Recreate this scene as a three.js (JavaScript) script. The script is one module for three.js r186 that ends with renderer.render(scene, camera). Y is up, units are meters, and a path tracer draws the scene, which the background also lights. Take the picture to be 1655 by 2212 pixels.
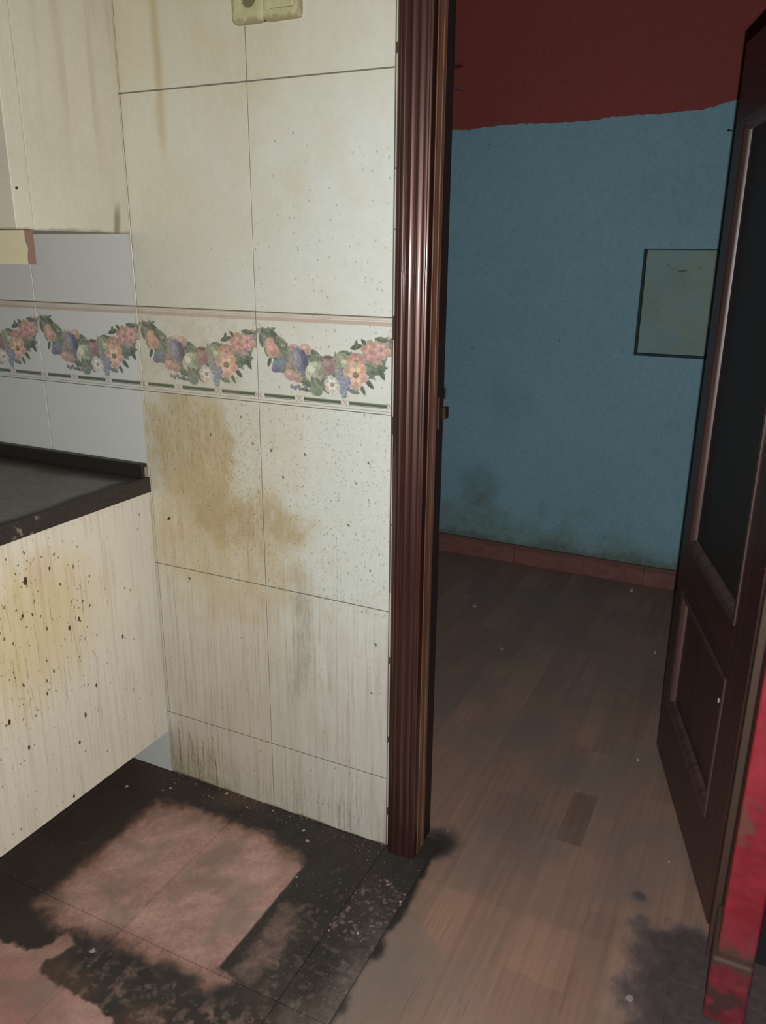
import * as THREE from 'three';
import { RoundedBoxGeometry } from 'three/addons/geometries/RoundedBoxGeometry.js';
import { mergeGeometries, toCreasedNormals } from 'three/addons/utils/BufferGeometryUtils.js';

// ---------------------------------------------------------------- camera, light, exposure
const scene = new THREE.Scene();
scene.background = new THREE.Color(0x000000);
const camera = new THREE.PerspectiveCamera(64.6706, 1655 / 2212, 0.01, 50);
camera.rotation.order = 'YXZ';
camera.position.set(0, 1.41, 1.5143);
camera.rotation.set(THREE.MathUtils.degToRad(-17.665), THREE.MathUtils.degToRad(25.858), THREE.MathUtils.degToRad(0.5422));
camera.updateMatrixWorld(true);
const renderer = new THREE.WebGLRenderer({ antialias: true });
renderer.toneMapping = THREE.LinearToneMapping;
renderer.toneMappingExposure = 1.0;
renderer.shadowMap.enabled = true;
renderer.shadowMap.type = THREE.PCFSoftShadowMap;

// the photographer's phone: its LED is the one light in the dark flat
const FLASH_POWER = 10.0;
const flashAt = camera.localToWorld(new THREE.Vector3(0.012, -0.075, -0.006));
const flashAim = camera.localToWorld(new THREE.Vector3(0.012, -0.075, -3));
const flash = new THREE.SpotLight(0xfafbfc, FLASH_POWER, 0, THREE.MathUtils.degToRad(82), 1.0, 2);
flash.position.copy(flashAt);
flash.target.position.copy(flashAim);
flash.castShadow = true;
flash.shadow.radius = 0.35;
flash.shadow.mapSize.set(2048, 2048);
flash.name = 'phone_flash_light';
scene.add(flash, flash.target);

// ---------------------------------------------------------------- helpers
let seed = 7;
function rnd() { seed = (seed + 0x6d2b79f5) | 0; let t = Math.imul(seed ^ (seed >>> 15), 1 | seed); t = (t + Math.imul(t ^ (t >>> 7), 61 | t)) ^ t; return ((t ^ (t >>> 14)) >>> 0) / 4294967296; }
const rr = (a, b) => a + (b - a) * rnd();
const T = new Float32Array(65536);
for (let i = 0; i < 65536; i++) T[i] = rnd();
function vn(x, y) {
  const xi = Math.floor(x), yi = Math.floor(y); let fx = x - xi, fy = y - yi;
  fx = fx * fx * (3 - 2 * fx); fy = fy * fy * (3 - 2 * fy);
  const a = xi & 255, b = (xi + 1) & 255, c = (yi & 255) << 8, d = ((yi + 1) & 255) << 8;
  const p = T[c + a], q = T[d + a];
  return p + (T[c + b] - p) * fx + ((q + (T[d + b] - q) * fx) - (p + (T[c + b] - p) * fx)) * fy;
}
const fbm = (x, y, n = 3) => { let s = 0, a = 0.5, w = 0; for (let i = 0; i < n; i++) { s += a * vn(x + i * 17.3, y + i * 9.1); w += a; x *= 2.03; y *= 2.03; a *= 0.5; } return s / w; };
const sst = (a, b, x) => { const t = Math.min(1, Math.max(0, (x - a) / (b - a))); return t * t * (3 - 2 * t); };
const lerp = (a, b, t) => a + (b - a) * t;
const counts = {};
const numbered = (n) => { const k = counts[n] = (counts[n] ?? -1) + 1; return k ? n + '_' + String(k).padStart(3, '0') : n; };
function shadow(o) { o.traverse((m) => { if (m.isMesh) { m.castShadow = true; m.receiveShadow = true; } }); }
function mesh(name, geo, mat, parent, label) {
  const m = new THREE.Mesh(geo, mat); m.name = parent === scene ? numbered(name) : name; m.castShadow = m.receiveShadow = true;
  if (label) m.userData.label = label;
  (parent ?? scene).add(m); return m;
}
function thing(name, label, category, at = [0, 0, 0], group) {
  const g = new THREE.Group(); g.name = numbered(name); g.position.set(...at); g.userData = { label, category };
  if (group) g.userData.group = group;
  scene.add(g); return g;
}
function struct(name, label, at = [0, 0, 0]) { const g = new THREE.Group(); g.name = name; g.position.set(...at); g.userData = { kind: 'structure', label }; scene.add(g); return g; }
function structMesh(name, label, geo, mat) { const m = mesh(name, geo, mat, scene, label); m.name = name; m.userData.kind = 'structure'; return m; }
const box = (x0, x1, y0, y1, z0, z1) => new THREE.BoxGeometry(x1 - x0, y1 - y0, z1 - z0).translate((x0 + x1) / 2, (y0 + y1) / 2, (z0 + z1) / 2);
const rbox = (x0, x1, y0, y1, z0, z1, r = 0.002, s = 2) => new RoundedBoxGeometry(x1 - x0, y1 - y0, z1 - z0, s, r).translate((x0 + x1) / 2, (y0 + y1) / 2, (z0 + z1) / 2);
// a plate with chamfered front edges, front toward +z at z = t
function plate(x0, x1, y0, y1, t, b) {
  const P = [], o = [[x0, y0], [x1, y0], [x1, y1], [x0, y1]], f = [[x0 + b, y0 + b], [x1 - b, y0 + b], [x1 - b, y1 - b], [x0 + b, y1 - b]];
  const q = (a, b2, c, d) => P.push(...a, ...b2, ...c, ...a, ...c, ...d);
  q(...f.map((p) => [...p, t]));
  for (let i = 0; i < 4; i++) { const j = (i + 1) % 4; q([...o[i], t - b], [...o[j], t - b], [...f[j], t], [...f[i], t]); q([...o[i], 0], [...o[j], 0], [...o[j], t - b], [...o[i], t - b]); }
  q([...o[3], 0], [...o[2], 0], [...o[1], 0], [...o[0], 0]);
  const g = new THREE.BufferGeometry(); g.setAttribute('position', new THREE.Float32BufferAttribute(P, 3)); g.computeVertexNormals(); return g;
}
function uvFrom(g, fn) { const p = g.attributes.position, a = new Float32Array(p.count * 2); for (let i = 0; i < p.count; i++) { const q = fn(p.getX(i), p.getY(i), p.getZ(i)); a[2 * i] = q[0]; a[2 * i + 1] = q[1]; } g.setAttribute('uv', new THREE.BufferAttribute(a, 2)); return g; }
// frame-shaped moulding: profile = [inset, depth] pairs from the outer rectangle inward; out = side it faces (+1 or -1 along z)
function ring(x0, x1, y0, y1, profile, out = -1) {
  const P = [];
  for (let k = 0; k < profile.length - 1; k++) {
    const [a, za] = profile[k], [b, zb] = profile[k + 1];
    const A = [[x0 + a, y0 + a], [x1 - a, y0 + a], [x1 - a, y1 - a], [x0 + a, y1 - a]], B = [[x0 + b, y0 + b], [x1 - b, y0 + b], [x1 - b, y1 - b], [x0 + b, y1 - b]];
    for (let i = 0; i < 4; i++) {
      const j = (i + 1) % 4, p = [...A[i], out * za], q = [...A[j], out * za], r = [...B[j], out * zb], s = [...B[i], out * zb];
      if (out > 0) P.push(...p, ...q, ...r, ...p, ...r, ...s); else P.push(...p, ...r, ...q, ...p, ...s, ...r);
    }
  }
  const g = new THREE.BufferGeometry(); g.setAttribute('position', new THREE.Float32BufferAttribute(P, 3)); g.computeVertexNormals();
  return uvFrom(g, (x, y) => [x, y]);
}
// canvas texture painted per pixel from scene metres: fn(x, y) -> [r, g, b]; x right, y up (or z toward the viewer, downward)
function paint(x0, x1, y0, y1, ppm, fn, over) {
  const W = Math.round((x1 - x0) * ppm), H = Math.round((y1 - y0) * ppm), c = document.createElement('canvas');
  c.width = W; c.height = H;
  const ctx = c.getContext('2d'), im = ctx.createImageData(W, H), d = im.data;
  for (let j = 0, i = 0; j < H; j++) { const y = y1 - (j + 0.5) / ppm; for (let k = 0; k < W; k++, i += 4) { const q = fn(x0 + (k + 0.5) / ppm, y); d[i] = q[0]; d[i + 1] = q[1]; d[i + 2] = q[2]; d[i + 3] = 255; } }
  ctx.putImageData(im, 0, 0);
  if (over) over(ctx, (x) => (x - x0) * ppm, (y) => (y1 - y) * ppm, ppm);
  const t = new THREE.CanvasTexture(c); t.colorSpace = THREE.SRGBColorSpace; t.wrapS = t.wrapT = THREE.MirroredRepeatWrapping; t.anisotropy = 8;
  t.userData = { uv: (x, y) => [(x - x0) / (x1 - x0), (y - y0) / (y1 - y0)] };
  return t;
}
const mixTo = (c, col, w) => { c[0] += (col[0] - c[0]) * w; c[1] += (col[1] - c[1]) * w; c[2] += (col[2] - c[2]) * w; };
function speck(ctx, x, y, r, ang, col, a, stretch = 1.6) { ctx.globalAlpha = a; ctx.fillStyle = col; ctx.beginPath(); ctx.ellipse(x, y, r * stretch, r, ang, 0, 6.2832); ctx.fill(); ctx.globalAlpha = 1; }
function drip(ctx, x, y, len, w, col, a) {
  ctx.globalAlpha = a; ctx.strokeStyle = col; ctx.lineCap = 'round';
  let px = x, py = y; const n = 10;
  for (let i = 0; i < n; i++) { const nx = px + rr(-0.5, 0.5) * w, ny = py + len / n; ctx.lineWidth = w * rr(0.5, 1.1); ctx.globalAlpha = a * rr(0.45, 1); ctx.beginPath(); ctx.moveTo(px, py); ctx.lineTo(nx, ny); ctx.stroke(); px = nx; py = ny; }
  ctx.globalAlpha = 1;
}
// signed distance to a polygon, negative inside
function sdPoly(P, x, y) {
  let d = 1e9, s = 1;
  for (let i = 0, j = P.length - 1; i < P.length; j = i++) {
    const ex = P[j][0] - P[i][0], ey = P[j][1] - P[i][1], wx = x - P[i][0], wy = y - P[i][1];
    const t = Math.min(1, Math.max(0, (wx * ex + wy * ey) / (ex * ex + ey * ey))), bx = wx - ex * t, by = wy - ey * t;
    d = Math.min(d, bx * bx + by * by);
    const c1 = y >= P[i][1], c2 = y < P[j][1], c3 = ex * wy > ey * wx;
    if ((c1 && c2 && c3) || (!c1 && !c2 && !c3)) s = -s;
  }
  return s * Math.sqrt(d);
}
const std = (o) => new THREE.MeshStandardMaterial(o);
const phys = (o) => new THREE.MeshPhysicalMaterial(o);

// ---------------------------------------------------------------- the printed garland of the border tiles
function garland() {
  const c = document.createElement('canvas'); c.width = 1024; c.height = 640;
  const g = c.getContext('2d');
  // measured on the photograph's right-hand border tile, then squared up to u 0..1, v 0..1 from the top
  const M = (cx, cy) => { const u = (cx - 30) / 1525; return [u * 1024, ((cy - (180 + 65 * u)) / (1025 + 85 * u)) * 640]; }, K = 1024 / 1525;
  const css = (q0, m = 1, g0 = (q0[0] + q0[1] + q0[2]) / 3, q = q0.map((v) => g0 + (v - g0) * 0.82)) => `rgb(${q.map((v) => Math.max(0, Math.min(255, Math.round(v * m)))).join(',')})`;
  function leaf(cx, cy, r, ang, col) {
    const [x, y] = M(cx, cy); g.save(); g.translate(x, y); g.rotate(ang); g.scale(r * K, r * K * 0.45);
    g.fillStyle = css(col); g.beginPath(); g.moveTo(-1, 0); g.bezierCurveTo(-0.4, -1.2, 0.4, -1, 1, 0); g.bezierCurveTo(0.4, 1, -0.4, 1.2, -1, 0); g.fill();
    g.strokeStyle = css(col, 0.6); g.lineWidth = 0.09; g.beginPath(); g.moveTo(-0.9, 0); g.lineTo(0.9, 0); for (const k of [-0.5, -0.1, 0.3]) { g.moveTo(k, 0); g.lineTo(k + 0.25, -0.6); g.moveTo(k, 0); g.lineTo(k + 0.25, 0.6); } g.stroke();
    g.fillStyle = css(col, 1.3); g.globalAlpha = 0.5; g.beginPath(); g.ellipse(0.1, -0.35, 0.5, 0.2, 0, 0, 7); g.fill(); g.globalAlpha = 1; g.restore();
  }
  function fruit(cx, cy, rx, ry, ang, col, mark = 1) {
    const [x, y] = M(cx, cy); g.save(); g.translate(x, y); g.rotate(ang); g.scale(rx * K, ry * K);
    g.fillStyle = css(col); g.beginPath(); for (let i = 0; i <= 24; i++) { const t = i / 24 * 6.2832, q = 0.94 + rnd() * 0.1; g.lineTo(Math.cos(t) * q, Math.sin(t) * q); } g.fill();
    g.fillStyle = css(col, 0.8); g.globalAlpha = 0.55; g.beginPath(); g.ellipse(0.3, 0.3, 0.62, 0.55, 0.5, 0, 7); g.fill();
    g.fillStyle = css(col, 1.17); g.globalAlpha = 0.8; g.beginPath(); g.ellipse(-0.28, -0.28, 0.42, 0.36, 0.6, 0, 7); g.fill();
    g.globalAlpha = 0.5; g.strokeStyle = css(col, 0.62); g.lineWidth = 0.07; for (let i = 0; i < 7 * mark; i++) { const t = rr(0, 6.28), q = rr(0.1, 0.8); g.beginPath(); g.arc(Math.cos(t) * q * 0.5, Math.sin(t) * q * 0.5, rr(0.2, 0.5), t, t + rr(0.4, 1.3)); g.stroke(); }
    g.restore(); g.globalAlpha = 1;
  }
  function grapes(pts, r, col) { for (const [a, b] of pts) fruit(a, b, r * rr(0.85, 1.15), r * rr(0.85, 1.15), 0, col.map((v) => v + rr(-14, 14)), 0.4); }
  function flower(cx, cy, r, col, mid) { for (let k = 0; k < 6; k++) { const t = k * 1.047 + 0.3; fruit(cx + Math.cos(t) * r * 0.55, cy + Math.sin(t) * r * 0.6, r * 0.5, r * 0.4, t, col.map((v) => v + rr(-12, 12)), 0.7); } fruit(cx, cy, r * 0.24, r * 0.24, 0, mid); }
  const G1 = [92, 108, 82], G2 = [116, 130, 102], G3 = [74, 88, 70];
  const PATH = [[100, 430, 45], [250, 560, 75], [420, 740, 115], [600, 830, 160], [800, 870, 165], [1000, 870, 175], [1180, 850, 165], [1330, 740, 130], [1440, 640, 100], [1510, 560, 60]];
  for (let i = 0; i < 620; i++) { const t = rnd() * 8.999, k = Math.floor(t), f = t - k, x = lerp(PATH[k][0], PATH[k + 1][0], f) + rr(-50, 50), y = lerp(PATH[k][1], PATH[k + 1][1], f) + rr(-1, 1) * lerp(PATH[k][2], PATH[k + 1][2], f), q = rnd(); if (q < 0.5) leaf(x, y, rr(40, 78), rr(0, 3.1), [G1, G2, G3][i % 3].map((v) => v + rr(6, 34))); else fruit(x, y, rr(24, 52), rr(24, 52), 0, q < 0.8 ? [176, 142, 130] : [150, 142, 122], 0.9); }
  for (const [x, y, r, a, k] of [[130, 400, 75, 0.3, G1], [215, 380, 60, -0.4, G2], [90, 500, 75, 1.4, G1], [250, 440, 80, 0.7, G3], [330, 500, 80, 0.5, G2], [300, 560, 70, 0.9, G1], [360, 640, 80, 0.6, G2], [400, 600, 70, 0.2, G1], [180, 740, 60, 1.9, G3], [250, 700, 50, 0.6, G1], [440, 580, 70, -0.5, G2], [720, 650, 85, 0.5, G1], [750, 690, 85, 0.1, G2], [1000, 680, 85, -0.7, G2], [1060, 640, 70, 0.1, G1], [1180, 570, 75, -0.3, G3], [1175, 545, 50, 1.7, G1], [1270, 530, 60, 0.8, G3], [1450, 500, 80, 0.2, G1], [1490, 530, 60, 0.9, G2], [1360, 800, 95, 0.3, G2], [1400, 850, 95, -0.2, G1], [1450, 870, 75, 1.1, G3], [1460, 800, 60, 0.1, G1], [1320, 990, 70, 0.8, G3], [1250, 1060, 60, 1.1, G1], [1150, 1080, 70, 0.2, G2], [640, 1000, 80, 0.3, G1], [820, 1040, 80, 0.8, G2], [600, 1060, 50, 0.2, G3], [150, 620, 70, 1.3, G2], [560, 960, 60, 0.4, G1]]) leaf(x, y, r, a, k);
  g.strokeStyle = 'rgb(196,160,140)'; g.lineWidth = 6; g.beginPath(); g.moveTo(...M(45, 300)); g.quadraticCurveTo(...M(110, 330), ...M(60, 420)); g.moveTo(...M(1545, 370)); g.quadraticCurveTo(...M(1500, 440), ...M(1540, 480)); g.stroke();
  fruit(185, 540, 55, 75, 0.3, [206, 148, 126]); fruit(220, 610, 80, 78, 0, [210, 150, 128]);
  grapes([[270, 770], [300, 810], [340, 760], [250, 820], [350, 820], [380, 770]], 48, [112, 112, 128]);
  fruit(500, 610, 85, 55, 0.5, [190, 150, 130]); fruit(610, 600, 70, 60, 0.2, [200, 158, 138]); fruit(460, 620, 60, 50, 0, [150, 130, 120]);
  fruit(560, 740, 70, 150, -0.35, [106, 104, 134]); fruit(600, 720, 35, 110, -0.3, [78, 76, 104]); fruit(510, 700, 40, 90, -0.3, [140, 136, 156]);
  fruit(430, 800, 60, 60, 0, [150, 128, 112]); fruit(420, 890, 70, 60, 0.4, [204, 150, 138]); fruit(500, 920, 65, 50, 0.5, [190, 140, 130]);
  fruit(700, 860, 98, 108, 0, [196, 196, 162]); fruit(770, 820, 45, 80, 0.2, [150, 160, 126], 2);
  fruit(870, 790, 76, 100, 0, [160, 118, 114], 2); leaf(870, 690, 60, 0, [120, 84, 78]);
  fruit(1030, 720, 85, 75, 0.2, [138, 146, 112], 2); fruit(1060, 760, 60, 40, 0.4, [190, 188, 150]);
  flower(1170, 740, 95, [204, 134, 112], [150, 100, 84]); flower(1170, 890, 140, [224, 166, 138], [138, 112, 78]);
  flower(1340, 620, 115, [208, 146, 130], [184, 116, 104]); flower(1440, 600, 105, [210, 154, 138], [190, 124, 112]); leaf(1450, 490, 75, 0.15, G1);
  fruit(730, 1060, 72, 72, 0, [122, 142, 116], 3); leaf(700, 980, 80, 1.2, G2); leaf(760, 970, 60, 0.8, [96, 116, 88]);
  flower(910, 1000, 95, [214, 208, 192], [160, 146, 122]);
  grapes([[970, 850], [1010, 880], [980, 920], [1030, 940], [1080, 940], [1010, 980], [1060, 990], [1090, 970], [1030, 1030], [1070, 1040], [1020, 1080], [1050, 1100], [1040, 1130]], 32, [132, 136, 158]);
  grapes([[440, 1020], [480, 1040], [520, 1020], [540, 1050], [600, 1040], [650, 1070]], 22, [118, 118, 122]);
  // stripes above, green ribbon bar below, both printed straight
  const bar = (v0, v1, col) => { g.fillStyle = css(col); g.fillRect(0, v0 * 640, 1024, (v1 - v0) * 640); };
  bar(0.004, 0.016, [190, 168, 146]); bar(0.026, 0.04, [196, 172, 152]); bar(0.048, 0.088, [190, 160, 140]);
  g.fillStyle = css([150, 150, 134]); g.fillRect(0, 0.965 * 640, 1024, 5);
  for (const [a, b] of [[0.05, 0.29], [0.36, 0.64], [0.7, 0.975]]) { g.fillStyle = css([62, 74, 50]); g.fillRect(a * 1024, 0.898 * 640, (b - a) * 1024, 0.03 * 640); g.fillStyle = css([110, 122, 92]); g.fillRect(a * 1024, 0.89 * 640, (b - a) * 1024, 0.009 * 640); g.fillStyle = css([120, 128, 104]); g.fillRect(a * 1024, 0.93 * 640, (b - a) * 1024, 0.008 * 640); }
  g.strokeStyle = css([186, 152, 140]); g.lineWidth = 6;
  for (const u of [0.01, 0.325, 0.67, 0.99]) { const x = u * 1024; g.beginPath(); g.moveTo(x - 24, 0.875 * 640); g.lineTo(x + 24, 0.95 * 640); g.moveTo(x + 24, 0.875 * 640); g.lineTo(x - 24, 0.95 * 640); g.moveTo(x - 8, 0.88 * 640); g.lineTo(x + 10, 0.95 * 640); g.stroke(); }
  return c;
}
const garlandArt = garland();

// ---------------------------------------------------------------- kitchen wall tiles: glaze colour, grease, drips, spatter
const COLX = [-2.72, -2.387, -2.053, -1.720, -1.386, -1.0495, -0.7175], ROWY = [0, 0.196, 0.639, 1.0885, 1.288, 1.741, 2.19, 2.5];
const BARE = [209, 212, 201];
function glaze(x, y) {
  const m = fbm(x * 4, y * 4, 2) - 0.5, f = fbm(x * 90, y * 90, 2) - 0.5;
  return [BARE[0] + m * 6 + f * 7, BARE[1] + m * 5 + f * 7, BARE[2] + m * 5 + f * 7];
}
const wallLow = paint(-2.06, -0.70, 0, 1.0885, 1350, (x, y) => {
  const c = glaze(x, y);
  const grain = fbm(x * 70, y * 9, 3), fine = fbm(x * 240, y * 90, 2), patch = fbm(x * 9, y * 5, 3), wob = (fbm(x * 22 + 3, y * 22, 3) - 0.5);
  if (x > -1.395) {
    // greasy film of the strip that stood beside the cooker, wiped in places
    const film = sst(-0.82, -1.1, x + wob * 0.16) * (0.45 + 0.5 * grain) * (0.55 + 0.6 * patch);
    mixTo(c, [200, 184, 156], film * 0.8);
    const lowFilm = sst(0.75, 0.3, y + wob * 0.2) * (0.35 + 0.5 * grain);
    mixTo(c, [190, 178, 164], lowFilm * 0.85);
    // yellow-brown burnt grease, its right side scraped clean along an edge
    const d1 = Math.hypot((x + 1.225) / 0.17, (y - 0.93) / 0.25) + wob * 0.8, cut = sst(-1.118, -1.142, x + wob * 0.05);
    const s1 = sst(1.15, 0.45, d1) * (y > 0.86 ? cut : Math.max(cut, sst(0.88, 0.83, y)));
    const d2 = Math.hypot((x + 1.12) / 0.17, (y - 0.805) / 0.08) + wob * 1.2, s2 = sst(1.15, 0.35, d2);
    const d3 = Math.hypot((x + 1.2) / 0.34, (y - 0.73) / 0.22) + wob * 0.7, s3 = sst(1.15, 0.4, d3);
    const gr4 = fbm(x * 330, y * 70, 2); mixTo(c, [178, 156, 110], s1 * (0.5 + 0.5 * grain) * (0.55 + 0.6 * gr4)); mixTo(c, [150, 126, 78], s1 * sst(0.6, 0.9, gr4) * 0.3);
    mixTo(c, [132, 114, 74], s2 * (0.1 + 0.5 * grain + 0.7 * (gr4 - 0.4)) * 0.9);
    mixTo(c, [190, 170, 130], s3 * (0.25 + 0.4 * grain + 0.4 * (gr4 - 0.4)));
    const sc = vn(x * 130 + y * 60, y * 40 - x * 20); if (s1 > 0.3 && sc > 0.82) mixTo(c, [214, 200, 160], (sc - 0.82) * 3.2 * s1);
    // dark smear and splash grime above the floor
    const sx = -0.946 - 0.03 * sst(0.5, 0.33, y) + wob * 0.03, sm = sst(0.036, 0.0, Math.abs(x - sx)) * sst(0.3, 0.42, y) * sst(0.74, 0.6, y);
    mixTo(c, [138, 130, 110], sm * (0.1 + 0.6 * fine) * (0.4 + 0.8 * grain));
    const low = sst(0.15, 0.0, y + (grain - 0.5) * 0.16) * sst(-1.14, -1.27, x + wob * 0.2);
    mixTo(c, [132, 114, 76], low * (0.15 + 0.7 * fine) * 0.7);
    mixTo(c, [96, 84, 70], sst(0.008, 0.0, y + wob * 0.012));
    const g2 = fbm(x * 190, y * 7, 3), g3 = fbm(x * 60, y * 3 + 7, 2); mixTo(c, [140, 124, 98], sst(0.52, 0.82, g2) * sst(0.85, 0.45, y) * (0.06 + 0.3 * g3));
  } else mixTo(c, [206, 205, 201], 0.6 + 0.2 * (patch - 0.5));
  return c;
}, (ctx, X, Y, k) => {
  const zone = (n, x0, x1, y0, y1, col, a, r0, r1) => { for (let i = 0; i < n; i++) { const r = rr(r0, r1) * k / 1000; speck(ctx, X(rr(x0, x1)), Y(rr(y0, y1)), r * (rnd() ** 2 * 0.9 + 0.45), rr(0.5, 2.4), col, a * rr(0.35, 1), rr(1, 2.2)); } };
  zone(2100, -1.05, -0.72, 0.62, 1.085, 'rgb(124,122,102)', 0.55, 0.7, 1.5);
  zone(1000, -1.15, -1.05, 0.7, 1.08, 'rgb(128,114,94)', 0.5, 0.7, 1.5);
  zone(1700, -1.37, -1.05, 0.6, 1.05, 'rgb(120,98,58)', 0.5, 0.5, 1.3);
  zone(1500, -1.37, -0.72, 0.2, 0.64, 'rgb(118,106,84)', 0.45, 0.5, 1.2);
  zone(160, -1.36, -0.72, 0.02, 0.2, 'rgb(96,80,56)', 0.5, 0.8, 2);
  for (let i = 0; i < 420; i++) { const y = rr(0.1, 0.85); drip(ctx, X(rr(-1.37, -0.73)), Y(y), rr(0.03, 0.22) * k, rr(0.6, 1.5) * k / 1000, rnd() < 0.6 ? 'rgb(126,112,86)' : 'rgb(150,130,98)', rr(0.1, 0.34)); }
  for (let i = 0; i < 26; i++) drip(ctx, X(rr(-1.36, -0.75)), Y(rr(0.2, 0.6)), rr(0.1, 0.4) * k, rr(0.7, 1.5) * k / 1000, 'rgb(112,98,74)', rr(0.25, 0.5));
  for (let i = 0; i < 26; i++) drip(ctx, X(rr(-1.37, -1.2)), Y(rr(0.08, 0.16)), rr(0.04, 0.12) * k, rr(1.5, 4) * k / 1000, 'rgb(110,88,40)', rr(0.2, 0.5));
  for (let i = 0; i < 40; i++) drip(ctx, X(rr(-1.2, -0.73)), Y(rr(0.05, 0.14)), rr(0.04, 0.1) * k, rr(1, 2.6) * k / 1000, 'rgb(96,88,70)', rr(0.2, 0.45));
  speck(ctx, X(-1.336), Y(0.768), 3.4 * k / 1000, -0.7, 'rgb(70,50,24)', 0.95, 2); speck(ctx, X(-1.283), Y(0.614), 3.2 * k / 1000, 0.4, 'rgb(84,70,44)', 0.85, 1.4);
  for (const [x, y, r] of [[-1.19, 1.0, 2.5], [-1.1, 1.05, 2], [-1.07, 0.99, 2.4], [-0.93, 0.98, 2.6], [-0.8, 0.93, 2], [-0.77, 0.98, 2.4], [-0.82, 0.83, 2.6], [-0.765, 0.73, 2.2], [-0.75, 0.55, 3], [-0.76, 0.42, 2], [-1.02, 0.98, 3], [-0.99, 0.92, 2.6]]) speck(ctx, X(x), Y(y), r * k / 1000, rr(0.5, 2), 'rgb(96,94,76)', 0.75);
});
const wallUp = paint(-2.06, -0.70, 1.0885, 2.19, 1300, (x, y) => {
  const c = glaze(x, y);
  const grain = fbm(x * 40, y * 5, 3), patch = fbm(x * 7 + 5, y * 6, 3), fine = fbm(x * 180, y * 120, 2), wob = fbm(x * 15, y * 15, 2) - 0.5;
  if (x > -1.395) {
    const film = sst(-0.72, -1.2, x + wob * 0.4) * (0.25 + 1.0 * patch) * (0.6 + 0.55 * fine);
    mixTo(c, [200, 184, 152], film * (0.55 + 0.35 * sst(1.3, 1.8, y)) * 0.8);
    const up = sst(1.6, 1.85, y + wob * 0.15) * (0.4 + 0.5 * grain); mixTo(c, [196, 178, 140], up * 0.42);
    const st = sst(0.02, 0.0, Math.abs(x + 1.274 + wob * 0.01)) * sst(1.56, 1.68, y); mixTo(c, [176, 150, 108], st * (0.15 + 0.5 * grain));
  } else mixTo(c, [205, 204, 200], 0.6 + 0.2 * (patch - 0.5));
  return c;
}, (ctx, X, Y, k) => {
  for (let i = 1; i < 6; i++) { ctx.globalAlpha = 0.78; ctx.drawImage(garlandArt, X(COLX[i]), Y(1.288), (COLX[i + 1] - COLX[i]) * k, 0.1995 * k); ctx.globalAlpha = 1; }
  // the grease over the print of the middle tile
  for (let i = 0; i < 900; i++) { const r = rr(2, 9) * k / 1000; speck(ctx, X(rr(-1.386, -1.1)), Y(rr(1.09, 1.288)), r, rr(0, 3), 'rgb(176,150,112)', rr(0.02, 0.07)); }
  const zone = (n, x0, x1, y0, y1, col, a, r0, r1) => { for (let i = 0; i < n; i++) { const r = rr(r0, r1) * k / 1000; speck(ctx, X(rr(x0, x1)), Y(rr(y0, y1)), r, rr(0.5, 2.4), col, a * rr(0.35, 1), rr(1, 2.2)); } };
  zone(170, -1.05, -0.72, 1.1, 1.5, 'rgb(118,116,98)', 0.55, 0.7, 1.7); zone(50, -1.0, -0.72, 1.45, 1.65, 'rgb(120,118,100)', 0.5, 0.7, 1.8);
  zone(90, -1.37, -1.05, 1.1, 1.45, 'rgb(120,108,84)', 0.45, 0.6, 1.4);
});
wallUp.userData.top = 2.19;
const mTileLow = phys({ map: wallLow, roughness: 0.42, clearcoat: 0.25, clearcoatRoughness: 0.25 });
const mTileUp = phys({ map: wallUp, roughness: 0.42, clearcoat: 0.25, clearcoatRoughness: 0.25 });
const mGrout = std({ color: new THREE.Color().setRGB(0.16, 0.145, 0.105), roughness: 0.95 });
const mPlaster = std({ color: 0xb9b4a4, roughness: 0.95 });
const mCeil = std({ color: 0xc9c6ba, roughness: 0.95 });

// ---------------------------------------------------------------- setting: kitchen wall with its doorway
const wall = struct('wall_back', 'kitchen wall faced with greasy cream tiles and a fruit garland border row');
mesh('wall_core', mergeGeometries([box(-2.75, -0.66, 0, 2.5, -0.085, -0.004), box(-0.66, 0.05, 1.94, 2.5, -0.085, -0.004), box(0.05, 0.125, 0, 2.5, -0.085, -0.002), box(0.125, 0.86, 2.0, 2.5, -0.085, -0.004), box(0.86, 1.25, 0, 2.5, -0.085, -0.004)]), mPlaster, wall);
mesh('grout', box(-2.72, -0.7172, 0, 2.5, -0.004, -0.0012), mGrout, wall);
for (let r = 0; r < 7; r++) for (let k = 0; k < 6; k++) {
  const low = r < 3, gx = 0.0009, gy = r === 2 || r === 3 ? 0.0009 : 0.0014;
  const g = plate(COLX[k] + gx, COLX[k + 1] - gx, ROWY[r] + (r ? gy : 0.001), ROWY[r + 1] - gy, 0.006, 0.0005).translate(0, 0, -0.006 + (rnd() - 0.5) * 0.0006);
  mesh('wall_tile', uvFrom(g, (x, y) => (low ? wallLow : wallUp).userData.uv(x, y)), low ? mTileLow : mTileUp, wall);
}
// crumbling filler bead between the last tiles and the door casing
{
  const mSeal = std({ color: 0xb4b2a2, roughness: 0.9 }), parts = []; let y = 0.004;
  while (y < 2.2) { const h = rr(0.04, 0.22), gap = rnd() < 0.5 ? 0.002 : rr(0.012, 0.05); parts.push(rbox(-0.7158 + rr(0, 0.0012), -0.706, y, y + h, -0.004, 0.0005 + rr(0, 0.0012), 0.001, 1)); y += h + gap; }
  mesh('filler_bead', mergeGeometries(parts), mSeal, wall, 'pale crumbling filler bead along the door casing');
  mesh('filler_gap', box(-0.7178, -0.7065, 0, 2.2, -0.0045, -0.0035), std({ color: 0x3a3a30, roughness: 1 }), wall);
}

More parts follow.
